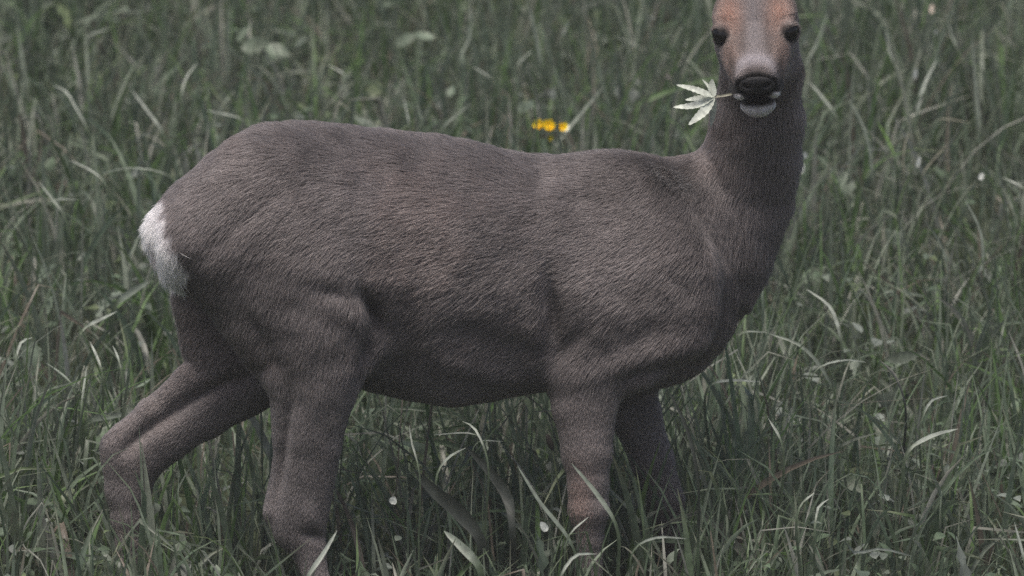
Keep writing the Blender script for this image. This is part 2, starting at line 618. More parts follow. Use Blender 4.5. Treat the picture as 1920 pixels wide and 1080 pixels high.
# muscle and fold relief on both flanks: (px, py, sigma along, sigma across, angle of the long axis, depth in mm)
RELIEF = [(748, 640, 75, 30, 100, -10), (700, 650, 65, 13, 107, -11), (505, 640, 60, 12, 60, -4), (300, 490, 40, 8, 82, -7), (710, 582, 32, 14, 66, -24), (690, 660, 55, 12, 105, -5), (760, 610, 60, 22, 60, -5), (1040, 582, 48, 15, 88, -17), (1062, 652, 40, 11, -50, -8),
          (1110, 560, 50, 40, 90, 7), (1000, 600, 30, 25, 90, 4), (1180, 640, 50, 18, -25, -6), (1260, 655, 60, 14, -15, 6), (1240, 692, 60, 10, -12, -5),
          (1262, 322, 34, 14, 20, -9), (1225, 330, 14, 26, 0, 4), (930, 640, 70, 24, 10, -5), (900, 690, 60, 14, 15, 4),
          (560, 290, 50, 35, 0, 5), (440, 440, 60, 12, -40, -5), (520, 470, 60, 30, -60, -4), (640, 430, 80, 40, 20, -5), (590, 640, 50, 40, 90, 5),
          (1020, 310, 16, 40, 0, -3), (1050, 330, 18, 60, 0, 3), (800, 420, 120, 40, 10, 4), (640, 545, 40, 14, 10, -4),
          (500, 960, 12, 8, 90, 3), (540, 800, 50, 9, 100, -9), (524, 900, 45, 9, 98, -10), (585, 965, 16, 10, 80, 4), (590, 1000, 16, 8, 10, -5),
          (330, 770, 60, 10, -34, -14), (430, 715, 60, 12, -22, -12), (255, 825, 30, 9, -45, -6), (225, 905, 30, 8, 85, -4), (1180, 715, 22, 10, -40, -5)]
Xp = 960 + V[:, 0] / PX
Zp_ = 540 - ((V[:, 2] - ZC) * math.cos(PITCH) + V[:, 1] * math.sin(PITCH)) / PX
side_w = np.clip(-N[:, 1] * 1.6, 0, 1)
dsp = np.zeros(len(V))
for (rx, ry, sa, sb, an, dp) in RELIEF:
    ca_, sa_ = math.cos(R(an)), math.sin(R(an))
    dx_, dy_ = Xp - rx, Zp_ - ry
    dsp += dp * .001 * np.exp(-.5 * (((dx_ * ca_ + dy_ * sa_) / sa) ** 2 + ((-dx_ * sa_ + dy_ * ca_) / sb) ** 2))
V = V + N * (dsp * side_w)[:, None]
N = vnormals(V, Q)


# ---- coat: colour, length and lie of the hair as functions of the place on the body
def xpix(p):      # body-plane coordinates in the units the stations were measured in
    return 960 + p[:, 0] / PX, 540 - ((p[:, 2] - ZC) * math.cos(PITCH) + p[:, 1] * math.sin(PITCH)) / PX


RUMP0 = np.array([W(300, 470, yc_at(-.53))])[0]


def coat(p, n):
    X, Zp = xpix(p)
    r, u, a = to_head(p[:, 0], p[:, 1], p[:, 2])
    rh = np.abs(r)
    nn = noise(p, 9, 21) * .5 + noise(p, 24, 22) * .3 + noise(p, 60, 23) * .3
    body = np.array([.0655, .0565, .0570])
    col = np.repeat(body[None], len(p), 0) * (1 + (.26 * nn + .16 * noise(p, 4.5, 28)) * (1 - .7 * sstep(660, 740, Zp)))[:, None]
    st_ = noise(p * np.array([.30, 1, 1]), 130, 26) * .6 + noise(p * np.array([.35, 1, 1]), 320, 27) * .4
    col = col * (1 + .32 * st_ * (X < 1330) * sstep(720, 640, Zp))[:, None]
    red = sstep(.0, .6, noise(p, 7, 24) + .3 * noise(p, 30, 25))[:, None] * .30
    col = col * (1 - red) + red * np.array([.094, .071, .066])
    # half shed winter coat, with lit flank and thigh and shaded belly painted in
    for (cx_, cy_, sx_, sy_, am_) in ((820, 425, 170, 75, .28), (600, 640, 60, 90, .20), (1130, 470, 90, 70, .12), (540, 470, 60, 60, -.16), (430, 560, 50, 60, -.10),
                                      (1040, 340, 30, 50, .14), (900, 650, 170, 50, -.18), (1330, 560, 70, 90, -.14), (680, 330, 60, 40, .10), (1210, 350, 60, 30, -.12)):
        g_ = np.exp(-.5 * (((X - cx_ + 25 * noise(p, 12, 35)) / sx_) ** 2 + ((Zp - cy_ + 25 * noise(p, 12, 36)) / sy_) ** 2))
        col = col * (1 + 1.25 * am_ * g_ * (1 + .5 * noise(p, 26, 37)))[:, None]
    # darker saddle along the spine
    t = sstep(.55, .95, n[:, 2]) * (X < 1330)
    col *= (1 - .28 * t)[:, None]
    # legs and lower body greyer and a little lighter
    leg = sstep(640, 760, Zp) * (X < 1300)
    col = col * (1 - leg[:, None] * .5) + leg[:, None] * .5 * np.array([.090, .079, .080])
    col = col * (1 - .10 * noise(p * np.array([1, 1, .25]), 40, 38) * leg)[:, None]
    # rusty knee on the near fore leg
    k = np.exp(-(((X - 1085) / 26) ** 2 + ((Zp - 940) / 70) ** 2))[:, None] * .55
    col = col * (1 - k) + k * np.array([.155, .098, .082])
    # neck darker and greyer towards the throat
    nk = sstep(1330, 1420, X) * sstep(640, 520, Zp) * sstep(.0, -.02, a + .02)
    col = col * (1 - nk[:, None] * (.60 + .2 * noise(p * np.array([1, 1, .35]), 60, 29))[:, None])
    # ---- head
    uj = -.078 - .28 * (a + .03)
    hd = sstep(-.13, -.07, a) * (rh < .13) * sstep(uj - .008, uj + .012, u) * (Zp < 260) * (X > 1290)
    face = np.repeat(np.array([[.080, .065, .062]]), len(p), 0) * (1 + .2 * nn)[:, None]
    grey = np.exp(-(r / .017) ** 2) * sstep(.11, .06, a)
    face = face * (1 - grey[:, None] * .75) + grey[:, None] * .75 * np.array([.082, .074, .079])
    face *= (1 - .38 * np.exp(-(((rh - .0175) / .006) ** 2)) * sstep(.005, .03, a) * sstep(.085, .06, a))[:, None]
    br = np.exp(-(((rh - .036) / .017) ** 2 + ((a - .010) / .026) ** 2)) * sstep(.004, .020, u)
    face = face * (1 - br[:, None] * .9) + br[:, None] * .9 * np.array([.165, .090, .070])
    ck = np.exp(-(((rh - .040) / .015) ** 2 + ((a - .062) / .034) ** 2))
    face = face * (1 - ck[:, None] * .85) + ck[:, None] * .8 * np.array([.140, .092, .076])
    und = np.exp(-(((rh - .05) / .014) ** 2 + ((a - .026) / .010) ** 2))
    face = face * (1 - und[:, None] * .6) + und[:, None] * .6 * np.array([.165, .145, .142])
    wb = np.exp(-((a - (.087 - 12 * np.minimum(rh, .035) ** 2 * 0 + .35 * np.maximum(rh - .012, 0))) / .011) ** 2) * sstep(.038, .020, rh) * sstep(-.034, -.012, u)
    face = face * (1 - wb[:, None] * .8) + wb[:, None] * .8 * np.array([.150, .136, .150])
    ey = np.exp(-(((rh - .0495) / .0195) ** 2 + ((u - .005) / .0195) ** 2 + ((a - .016) / .024) ** 4))
    face *= (1 - .93 * sstep(.35, .7, ey))[:, None]
    tear = np.exp(-(((rh - .035) / .005) ** 2 + ((u + .010) / .010) ** 2)) * sstep(.0, .02, a)
    face *= (1 - .65 * tear)[:, None]
    # black lips round the mouth, white chin and lip corners
    lip = sstep(.066, .080, a) * sstep(-.030, -.038, u) * sstep(-.080, -.073, u)
    face *= (1 - .9 * sstep(.0925, .096, a) * (rh < .031) * (u > -.05) * sstep(.002, -.002, u + .009 + 16 * rh ** 2))[:, None]
    face *= (1 - .93 * lip)[:, None]
    chin = sstep(.040, .060, a) * sstep(-.074, -.082, u)
    face = face * (1 - chin[:, None]) + chin[:, None] * np.array([.47, .44, .47])
    cor = np.exp(-(((rh - .0265) / .0080) ** 2 + ((u + .0545) / .0085) ** 2)) * sstep(.05, .066, a)
    cor = sstep(.3, .6, cor)
    face = face * (1 - cor[:, None]) + cor[:, None] * np.array([.60, .56, .59])
    col = col * (1 - hd[:, None]) + face * hd[:, None]
    # white rump, with a tan streak down the middle
    wr = rump(p)
    white = np.repeat(np.array([[.68, .64, .68]]), len(p), 0) * (1 + .25 * noise(p, 40, 33))[:, None]
    yy = p[:, 1] - yc_at(p[:, 0])
    st = np.maximum(np.exp(-((X - 291 - .13 * (Zp - 440)) / 11) ** 2) * sstep(425, 490, Zp), sstep(515, 530, Zp) * sstep(326, 312, X))
    white = white * (1 - st[:, None] * .75) + st[:, None] * .8 * np.array([.17, .10, .08])
    col = col * (1 - wr[:, None]) + white * wr[:, None]
    return np.clip(col, .004, .9)


def rump(p):
    X, Zp = xpix(p)
    jag = 9 * noise(p, 45, 31) + 11 * noise(p, 150, 32)
    edge = 357 - 48 * sstep(515, 380, Zp) - 60 * sstep(515, 555, Zp) + jag
    return sstep(edge + 13, edge - 13, X) * sstep(362, 385, Zp + jag * .5) * sstep(548, 525, Zp + jag) * sstep(.16, .08, np.abs(p[:, 1] - yc_at(p[:, 0])))


FLOW = [  # place (px, py), direction (x, y, z), weight radius in pixels
    ((450, 260), (-.95, 0, -.25)), ((340, 380), (-.75, 0, -.65)), ((300, 470), (-.3, 0, -.95)), ((420, 480), (-.6, 0, -.8)), ((480, 580), (-.25, 0, -.97)),
    ((560, 400), (-.85, 0, -.5)), ((620, 600), (-.2, 0, -.98)), ((580, 760), (-.08, 0, -1)), ((560, 900), (-.05, 0, -1)), ((600, 1050), (.1, 0, -1)),
    ((420, 640), (-.5, 0, -.86)), ((330, 790), (-.75, 0, -.65)), ((240, 860), (-.2, 0, -1)), ((240, 1000), (0, 0, -1)),
    ((650, 280), (-1, 0, -.1)), ((800, 300), (-1, 0, -.1)), ((950, 320), (-1, 0, -.08)), ((1100, 320), (-1, 0, -.12)),
    ((750, 450), (-.95, 0, -.3)), ((900, 480), (-.95, 0, -.3)), ((1050, 480), (-.95, 0, -.3)), ((760, 650), (-.75, 0, -.6)), ((900, 660), (-.8, 0, -.55)),
    ((1000, 650), (-.8, 0, -.6)), ((850, 740), (-.9, 0, -.3)), ((1150, 450), (-.9, 0, -.45)), ((1200, 560), (-.8, 0, -.6)), ((1120, 650), (-.6, 0, -.8)),
    ((1280, 620), (-.6, 0, -.8)), ((1250, 710), (-.9, 0, -.4)), ((1300, 440), (-.75, 0, -.66)), ((1360, 560), (-.3, 0, -.95)), ((1290, 340), (-.7, 0, -.7)),
    ((1350, 300), (-.4, 0, -.9)), ((1420, 400), (-.15, 0, -1)), ((1470, 320), (.05, 0, -1)), ((1410, 260), (0, 0, -1)), ((1100, 760), (-.05, 0, -1)), ((1100, 950), (0, 0, -1)),
    ((1200, 780), (.2, 0, -1)), ((1260, 950), (.2, 0, -1)), ((1340, 150), (-.1, .1, -1)), ((1500, 150), (.1, .1, -1))]
FP = np.array([f[0] for f in FLOW], float)
FD = norm(np.array([f[1] for f in FLOW], float))


def groom(p, n):
    X, Zp = xpix(p)
    d2 = (X[:, None] - FP[None, :, 0]) ** 2 + (Zp[:, None] - FP[None, :, 1]) ** 2
    w = 1 / (d2 + 900) ** 1.6
    d = (w / w.sum(1, keepdims=True)) @ FD
    r, u, a = to_head(p[:, 0], p[:, 1], p[:, 2])
    uj = -.078 - .28 * (a + .03)
    hd = (sstep(-.11, -.04, a) * (np.abs(r) < .10) * sstep(uj - .008, uj + .014, u) * (Zp < 260) * (X > 1290))[:, None]
    fd = -av[None] + .9 * np.sign(r)[:, None] * rv[None] * sstep(.0, .03, np.abs(r))[:, None] * .5 - .25 * uv[None] * (u < 0)[:, None]
    d = d * (1 - hd) + norm(fd) * hd
    jit = np.stack([noise(p, 30, 40 + i) for i in range(3)], -1) * .17 + np.stack([noise(p, 190, 50 + i) for i in range(3)], -1) * .09
    jit = jit * (1 - .55 * sstep(680, 780, Zp))[:, None]
    jit = jit * (1 - .5 * hd)
    d = d + jit
    d = d - n * (d * n).sum(1, keepdims=True)
    d = norm(d)
    wr = rump(p)
    nk = sstep(1310, 1400, X) * sstep(600, 480, Zp) * (1 - hd[:, 0])
    leg = np.maximum(sstep(680, 790, Zp), sstep(420, 330, X) * sstep(620, 720, Zp))
    L = .0180 + .008 * nk - .0115 * leg
    L = L * (1 - hd[:, 0]) + hd[:, 0] * (.0065 - .003 * sstep(.05, .1, a))
    L = L * (1 - wr) + wr * .024
    lift = .26 + .10 * nk + .04 * leg + .06 * noise(p, 20, 60)
    lift = lift * (1 - wr) + wr * .55
    return d, L, lift, wr, hd[:, 0]


deer = empty('roe_deer', (W(650, 1180, -.05)[0], -0.02, 0.0))
tag(deer, 'grey brown deer with white rump standing in tall grass, facing the camera', 'deer')
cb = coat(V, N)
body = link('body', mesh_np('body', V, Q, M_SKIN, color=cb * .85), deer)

# ---- hair roots spread over the skin
T = np.concatenate([Q[:, [0, 1, 2]], Q[:, [0, 2, 3]]])
ta = np.linalg.norm(np.cross(V[T[:, 1]] - V[T[:, 0]], V[T[:, 2]] - V[T[:, 0]]), axis=1) / 2
tc_ = V[T].mean(1)
_, Lc, _, wrc, hdc = groom(tc_, N[T[:, 0]])
dens = 40e4 * np.sqrt(.0195 / Lc) * (1 + .8 * hdc + .6 * wrc)
rr, uu, aa = to_head(tc_[:, 0], tc_[:, 1], tc_[:, 2])
mouth = (aa > .062) & (np.abs(rr) < .0175) & (uu < -.046) & (uu > -.077)
nosepad = (aa > .0945) & (np.abs(rr) < .029) & (uu > -.047) & (uu < -.012 - 16 * rr ** 2)
dens[mouth | nosepad] = 0
for (p_, s_) in EYES:
    dens[np.linalg.norm(tc_ - HP(*p_), axis=1) < .0158] = 0
dens[tc_[:, 2] < .03] = 0
lam = ta * dens
cnt = rng.poisson(lam)
ti = np.repeat(np.arange(len(T)), cnt)
b1, b2 = rng.random(len(ti)), rng.random(len(ti))
fl = b1 + b2 > 1
b1[fl], b2[fl] = 1 - b1[fl], 1 - b2[fl]
tt = T[ti]
P = V[tt[:, 0]] + (V[tt[:, 1]] - V[tt[:, 0]]) * b1[:, None] + (V[tt[:, 2]] - V[tt[:, 0]]) * b2[:, None]
PN = norm(N[tt[:, 0]] * (1 - b1 - b2)[:, None] + N[tt[:, 1]] * b1[:, None] + N[tt[:, 2]] * b2[:, None])
hd_, hl, lift, wr_, hh_ = groom(P, PN)
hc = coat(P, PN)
n = len(P)
hl = hl * (1 + .30 * noise(P, 22, 61) * (1 - hh_)) * (rng.uniform(.6, 1.25, n) + wr_ * rng.normal(0, .22, n))
hd_ = norm(hd_ + rng.normal(0, 1, (n, 3)) * (.13 + .22 * wr_)[:, None])
hd_ = norm(hd_ - PN * (hd_ * PN).sum(1, keepdims=True))
lift = np.clip(lift + rng.normal(0, .10, n), .10, 1.2)
# banded, agouti hairs: single strands differ in tone
hc = hc * np.clip(rng.normal(1, .10, n), .7, 1.35)[:, None]
SS = np.array([0, .34, .68, 1.0])
K = len(SS)
pos = np.empty((n, K, 3), np.float32)
for k_, s in enumerate(SS):
    pos[:, k_] = P - PN * (.0006 * np.clip((hl - .006) / .012, 0, 1))[:, None] + hl[:, None] * (hd_ * (np.cos(lift) * s)[:, None] + PN * (np.sin(lift) * s * (1 - .42 * s))[:, None])


def make_hair(name, sel, rad):
    m = int(sel.sum())
    cu = bpy.data.hair_curves.new(name)
    cu.add_curves([K] * m)
    cu.attributes.new('radius', 'FLOAT', 'POINT')
    cu.attributes.new('tint', 'FLOAT_COLOR', 'CURVE')
    cu.points.foreach_set('position', np.ascontiguousarray(pos[sel].ravel()))
    ra = cu.attributes['radius']
    taper = np.array([1, .95, .75, .2], np.float32)
    ra.data.foreach_set('value', (np.asarray(rad, np.float32)[sel][:, None] * taper[None]).astype(np.float32).ravel())
    ca = cu.attributes['tint']
    c4 = np.ones((m, 4), np.float32)
    c4[:, :3] = hc[sel]
    ca.data.foreach_set('color', c4.ravel())
    cu.materials.append(M_FUR)
    return link(name, cu, deer)


rad = (.00025 + .00009 * rng.random(n)) * (1 - .25 * hh_)
sel_r = wr_ > rng.uniform(.25, .75, n)
tag(make_hair('fur', ~sel_r, rad), kind='stuff')
tag(make_hair('rump_patch', sel_r, rad), 'bright white patch of long fur on the rump', kind='stuff')
print('hairs', n)


# ---- eyes, nose, hooves
def sphere_mesh(name, c, axes, radii, mat, nu=24, nv=16, bulge=None):
    u = np.linspace(0, 2 * np.pi, nu, endpoint=False)
    v = np.linspace(0, np.pi, nv)
    uu_, vv_ = np.meshgrid(u, v)
    q = np.stack([np.sin(vv_) * np.cos(uu_), np.sin(vv_) * np.sin(uu_), np.cos(vv_)], -1).reshape(-1, 3)
    if bulge is not None:
        q = bulge(q)
    P_ = np.asarray(c) + (q * np.asarray(radii)) @ np.asarray(axes)
    i = (np.arange(nv - 1)[:, None] * nu + np.arange(nu)[None]).ravel()
    j = (np.arange(nv - 1)[:, None] * nu + (np.arange(nu)[None] + 1) % nu).ravel()
    return mesh_np(name, P_, np.stack([i, i + nu, j + nu, j], -1), mat)


HA = np.stack([rv, uv, av])
for (p, s) in EYES:
    link('eye', sphere_mesh('eye', HP(*p), HA, (.0156, .0150, .0164), M_EYE), deer)


def nose_shape(q):
    q = np.sign(q) * np.abs(q) ** .85
    q = q / np.maximum((np.abs(q) ** 2.6).sum(1, keepdims=True) ** (1 / 2.6), 1e-6)
    r_, u_, a_ = q[:, 0].copy(), q[:, 1].copy(), q[:, 2].copy()
    q[:, 0] *= .92 - .16 * u_                                # wider towards the lip
    fr_ = np.clip(a_, 0, 1)
    for sg in (-1, 1):                                       # comma shaped nostrils
        g = np.exp(-(((r_ - sg * .56) / .20) ** 2 + ((u_ + .05 - .5 * (np.abs(r_) - .5)) / .20) ** 2))
        q[:, 2] -= 1.1 * g * fr_
    g = np.exp(-(r_ / .07) ** 2) * (u_ < .0)
    q[:, 2] -= .25 * g * fr_
    return q


link('nose', sphere_mesh('nose', HP(0, -.0295, .0985), HA, (.0285, .0165, .0115), M_NOSE, 72, 48, nose_shape), deer)


def hoof(px, py, y, lean):
    c = W(px, py, y)
    g = ground_z(np.array([c[0]]), np.array([c[1]]))[0]
    for s in (-1, 1):
        sec = []
        for t, w_, l_ in ((0, .010, .021), (.5, .0115, .026), (1, .012, .030)):
            z = c[2] + (g - .004 - c[2]) * t
            ring = []
            for k in range(12):
                an = k / 12 * 2 * np.pi
                ex = np.cos(an)
                xx = c[0] + .016 * t * lean + l_ * (ex * (.9 if ex > 0 else .75))
                yy_ = c[1] + s * .012 + w_ * np.sin(an) * (1 - .35 * max(ex, 0))
                ring.append((xx, yy_, z))
            sec.append(ring)
        vv = np.array(sec).reshape(-1, 3)
        ff = [[r_ * 12 + k, r_ * 12 + (k + 1) % 12, (r_ + 1) * 12 + (k + 1) % 12, (r_ + 1) * 12 + k] for r_ in range(2) for k in range(12)]
        vv = np.concatenate([vv, [vv[:12].mean(0), vv[24:].mean(0)]])
        cap = [[36, (k + 1) % 12, k] for k in range(12)] + [[37, 24 + k, 24 + (k + 1) % 12] for k in range(12)]
        link('hoof', mesh_np('hoof', vv, [np.array(ff), np.array(cap)], M_HOOF), deer)


hoof(636, 1205, -.165, 1)
hoof(262, 1150, -.004, 1)
hoof(1132, 1186, -.075, 1)
hoof(1316, 1130, .085, 1)

# ------------------------------------------------------------------ grass
# palette in linear colour
GREEN = 1.5 * np.array([[.080, .112, .068], [.096, .125, .086], [.075, .104, .072], [.112, .138, .102], [.070, .116, .044], [.138, .160, .126], [.094, .114, .080]])
STRAW_GLINT = np.array([[.27, .28, .235], [.20, .22, .18], [.34, .35, .31], [.21, .18, .145]])  # dry straw, and pale wet highlights painted as blade colour


def blades(n, xr, yr, hmin, hmax, wmin, wmax, tilt, curl, kink_p, straw_glint_p, across, segs, seed, dens_seed=None, bright=1.0, hole=None):
    g = np.random.default_rng(seed)
    x = g.uniform(*xr, n); y = g.uniform(*yr, n)
    # tufts: pull roots towards tuft centres
    tn = int(n / 14)
    tcx, tcy = g.uniform(*xr, tn), g.uniform(*yr, tn)
    own = g.integers(0, tn, n)
    pull = g.random(n) < .6
    x = np.where(pull, tcx[own] + g.normal(0, .022, n), x)
    y = np.where(pull, tcy[own] + g.normal(0, .022, n), y)
    p2 = np.stack([x, y, np.zeros(n)], -1)
    if hole is not None:
        keep = ~((x > hole[0][0]) & (x < hole[0][1]) & (y > hole[1][0]) & (y < hole[1][1]))
        x, y, own, p2 = x[keep], y[keep], own[keep], p2[keep]
        n = len(x)
    if dens_seed is not None:
        keep = noise(p2, 2.2, dens_seed) + .5 * noise(p2, 6, dens_seed + 1) > g.uniform(-1.2, .35, n)
        x, y, own, p2 = x[keep], y[keep], own[keep], p2[keep]
        n = len(x)
    hs = 1 + .30 * noise(p2, 1.8, 71) + .24 * noise(p2, 5.5, 72)
    h = g.uniform(hmin, hmax, n) * hs * (1 - .40 * sstep(.10, -.22, y))
    w = g.uniform(wmin, wmax, n)
    tphi = g.uniform(0, 2 * np.pi, int(own.max()) + 1)
    phi = tphi[own] + g.normal(0, 1.1, n)
    th0 = np.abs(g.normal(0, tilt, n))
    cv = np.abs(g.normal(0, curl, n))
    kink = np.where(g.random(n) < kink_p, g.uniform(.6, 2.0, n), 0)
    kpos = g.uniform(.35, .8, n)
    s = np.linspace(0, 1, segs + 1)
    th = th0[:, None] + cv[:, None] * s[None] ** 1.6 + kink[:, None] * (s[None] > kpos[:, None])
    th = np.minimum(th, 2.7)
    ds = h[:, None] / segs
    dh = np.sin(th) * ds; dz = np.cos(th) * ds
    H = np.concatenate([np.zeros((n, 1)), np.cumsum(dh[:, :-1], 1)], 1)
    Z = np.concatenate([np.zeros((n, 1)), np.cumsum(dz[:, :-1], 1)], 1)
    side = g.normal(0, .12, n)[:, None] * s[None] ** 2 * h[:, None]
    cx, sx = np.cos(phi)[:, None], np.sin(phi)[:, None]
    gz_ = ground_z(x, y) - .008
    C = np.stack([x[:, None] + H * cx - side * sx, y[:, None] + H * sx + side * cx, np.maximum(gz_[:, None] + Z, gz_[:, None] + .01)], -1)
    # keep out of the animal
    d = sdf(C)
    ok = d.min(1) > .006
    C, w, phi, n = C[ok], w[ok], phi[ok], int(ok.sum())
    p2 = p2[ok]
    tw = g.normal(0, .8, n)[:, None] + g.normal(0, .7, n)[:, None] * s[None]
    tan = norm(np.gradient(C, axis=1))
    sd = np.stack([-np.sin(phi), np.cos(phi), np.zeros(n)], -1)[:, None, :].repeat(segs + 1, 1)
    sd = norm(sd - tan * (sd * tan).sum(-1, keepdims=True))
    nm = np.cross(tan, sd)
    sd2 = sd * np.cos(tw)[..., None] + nm * np.sin(tw)[..., None]
    nm2 = np.cross(tan, sd2)
    prof = np.minimum(1, (.45 + 1.6 * s)) * (1 - s ** 2.6) ** .8
    prof[-1] = .06
    hw = w[:, None] * prof[None] / 2
    if across == 2:
        VV = np.stack([C - sd2 * hw[..., None], C + sd2 * hw[..., None]], 2)
    else:
        VV = np.stack([C - sd2 * hw[..., None], C - nm2 * hw[..., None] * .45, C + sd2 * hw[..., None]], 2)
    m = across
    vv = VV.reshape(-1, 3)
    base = np.arange(n)[:, None, None] * ((segs + 1) * m) + np.arange(segs)[None, :, None] * m + np.arange(m - 1)[None, None]
    base = base.reshape(-1)
    f = np.stack([base, base + 1, base + m + 1, base + m], -1)
    pi = np.clip(((noise(p2, 3.0, 81) * .6 + g.normal(0, .45, n)) * .5 + .5) * len(GREEN), 0, len(GREEN) - 1).astype(int)
    col = GREEN[pi] * g.uniform(.7, 1.3, n)[:, None] * bright
    st = g.random(n) < straw_glint_p
    col[st] = STRAW_GLINT[g.integers(0, len(STRAW_GLINT), int(st.sum()))] * g.uniform(.6, 1.15, int(st.sum()))[:, None]
    # paler dry tips
    tip = (g.random(n) < .35)[:, None] * sstep(.7, 1., s)[None] * .6
    cc = col[:, None, :] * (1 - tip[..., None]) + tip[..., None] * np.array([.15, .14, .10])
    cc = cc[:, :, None, :].repeat(m, 2).reshape(-1, 3)
    return vv, f, cc


def join(parts):
    off = 0
    V_, F_, C_ = [], [], []
    for v, f, c in parts:
        V_.append(v); F_.append(f + off); C_.append(c)
        off += len(v)
    return np.concatenate(V_), np.concatenate(F_), np.concatenate(C_)


XR, YR = (-1.75, 1.75), (-1.3, 4.6)
g1 = blades(38000, XR, YR, .14, .36, .0034, .0078, .17, .75, .20, .09, 2, 5, 1, 90)
g2 = blades(16000, XR, YR, .16, .38, .0075, .0140, .20, 1.0, .35, .12, 3, 7, 2, 94)
g3 = blades(26000, XR, YR, .05, .16, .003, .007, .6, 1.2, .2, .16, 2, 4, 3)
g4 = blades(80000, (-4.6, 4.6), (-3.2, 9.5), .16, .38, .006, .013, .2, .95, .25, .08, 2, 4, 4, None, 1.0, (XR, YR))
g5 = blades(7000, XR, YR, .20, .42, .0028, .0065, .75, 1.1, .45, .50, 2, 7, 5)
gv_, gf_, gc_ = join([g1, g2, g3, g4, g5])
tag(link('meadow_grass', mesh_np('meadow_grass', gv_, gf_, M_GRASS, color=gc_)),
    'tall tangled green meadow grass around and behind the deer', 'grass', kind='stuff')


# ---- low broad leaved plants among the grass
def leaf_sheet(n, seed, smin_, smax_, long_, lobed, zr):
    g = np.random.default_rng(seed)
    cl = 260
    ccx, ccy = g.uniform(*XR, cl), g.uniform(*YR, cl)
    own = g.integers(0, cl, n)
    x = ccx[own] + g.normal(0, .07, n); y = ccy[own] + g.normal(0, .07, n)
    sz = g.uniform(smin_, smax_, n)
    z = ground_z(x, y) + g.uniform(*zr, n)
    C0 = np.stack([x, y, z], -1)
    ph = g.uniform(0, 2 * np.pi, n)
    tl = g.normal(.25, .5, n)                       # pitch of the blade
    d = np.stack([np.cos(ph) * np.cos(tl), np.sin(ph) * np.cos(tl), np.sin(tl)], -1)
    sdv = np.stack([-np.sin(ph), np.cos(ph), g.normal(0, .4, n)], -1)
    sdv = norm(sdv - d * (sdv * d).sum(1, keepdims=True))
    up = np.cross(d, sdv)
    ok = sdf(C0 + d * sz[:, None] * .5) > .03
    C0, d, sdv, up, sz, n = C0[ok], d[ok], sdv[ok], up[ok], sz[ok], int(ok.sum())
    ns = 6
    s_ = np.linspace(0, 1, ns + 1)
    w = np.sin(np.pi * np.clip(s_, .03, .985) ** .8) * long_
    if lobed:
        w = w * (1 + .35 * np.cos(np.arange(ns + 1) * np.pi))
    droop = g.uniform(.1, .7, n)
    mid = C0[:, None] + d[:, None] * (s_[None, :, None] * sz[:, None, None]) - up[:, None] * (droop[:, None] * s_[None] ** 2 * sz[:, None])[..., None]
    ww = (w[None] * sz[:, None] * g.uniform(.8, 1.25, n)[:, None])[..., None]
    cup = .25
    VV = np.stack([mid - sdv[:, None] * ww + up[:, None] * ww * cup, mid, mid + sdv[:, None] * ww + up[:, None] * ww * cup], 2)
    VV = VV + g.normal(0, 1, VV.shape) * (sz[:, None, None, None] * .012)
    base = (np.arange(n)[:, None, None] * ((ns + 1) * 3) + np.arange(ns)[None, :, None] * 3 + np.arange(2)[None, None]).reshape(-1)
    f = np.stack([base, base + 1, base + 4, base + 3], -1)
    pal = np.array([[.10, .130, .095], [.13, .155, .125], [.085, .120, .075], [.15, .170, .15], [.10, .13, .065]])
    col = pal[g.integers(0, len(pal), n)] * g.uniform(.75, 1.25, n)[:, None]
    cc = col[:, None, None].repeat(ns + 1, 1).repeat(3, 2).copy()
    cc[:, :, 1] *= 1.18
    return VV.reshape(-1, 3), f, cc.reshape(-1, 3)


lv, lf, lc = join([leaf_sheet(6000, 41, .012, .030, .30, False, (.02, .16)), leaf_sheet(2600, 42, .04, .09, .13, True, (.01, .14)),
                   leaf_sheet(900, 43, .025, .05, .34, False, (.03, .17))])
tag(link('meadow_herbs', mesh_np('meadow_herbs', lv, lf, M_LEAF, color=lc)),
    'low broad leaved green herbs growing between the grass blades', 'herbs', kind='stuff')
print('faces', len(gf_) * 2, len(lf) * 2)


# ------------------------------------------------------------------ single blades that stand out
def depth_for(px, py, h):
    """depth at which the sight line through a photograph pixel is h above the meadow floor"""
    lo_, hi_ = -2.5, 5.5
    for _ in range(40):
        m_ = (lo_ + hi_) / 2
        p_ = W(px, py, m_)
        if p_[2] - ground_z(p_[:1], p_[1:2])[0] > h:
            lo_ = m_
        else:
            hi_ = m_
    return lo_


def bez(P_, n_):
    """smooth curve through the points"""
    P_ = np.asarray(P_, float)
    t = np.concatenate([[0], np.cumsum(np.linalg.norm(np.diff(P_, axis=0), axis=1))]); t /= t[-1]
    tg = np.gradient(P_, t, axis=0)
    q_ = np.linspace(0, 1, n_)
    i_ = np.clip(np.searchsorted(t, q_, side='right') - 1, 0, len(t) - 2)
    h_ = (t[i_ + 1] - t[i_])[:, None]
    f_ = ((q_ - t[i_]) / (t[i_ + 1] - t[i_]))[:, None]
    a_, b_ = P_[i_], P_[i_ + 1]
    return ((2 * f_ ** 3 - 3 * f_ ** 2 + 1) * a_ + (f_ ** 3 - 2 * f_ ** 2 + f_) * h_ * tg[i_] + (-2 * f_ ** 3 + 3 * f_ ** 2) * b_ + (f_ ** 3 - f_ ** 2) * h_ * tg[i_ + 1])


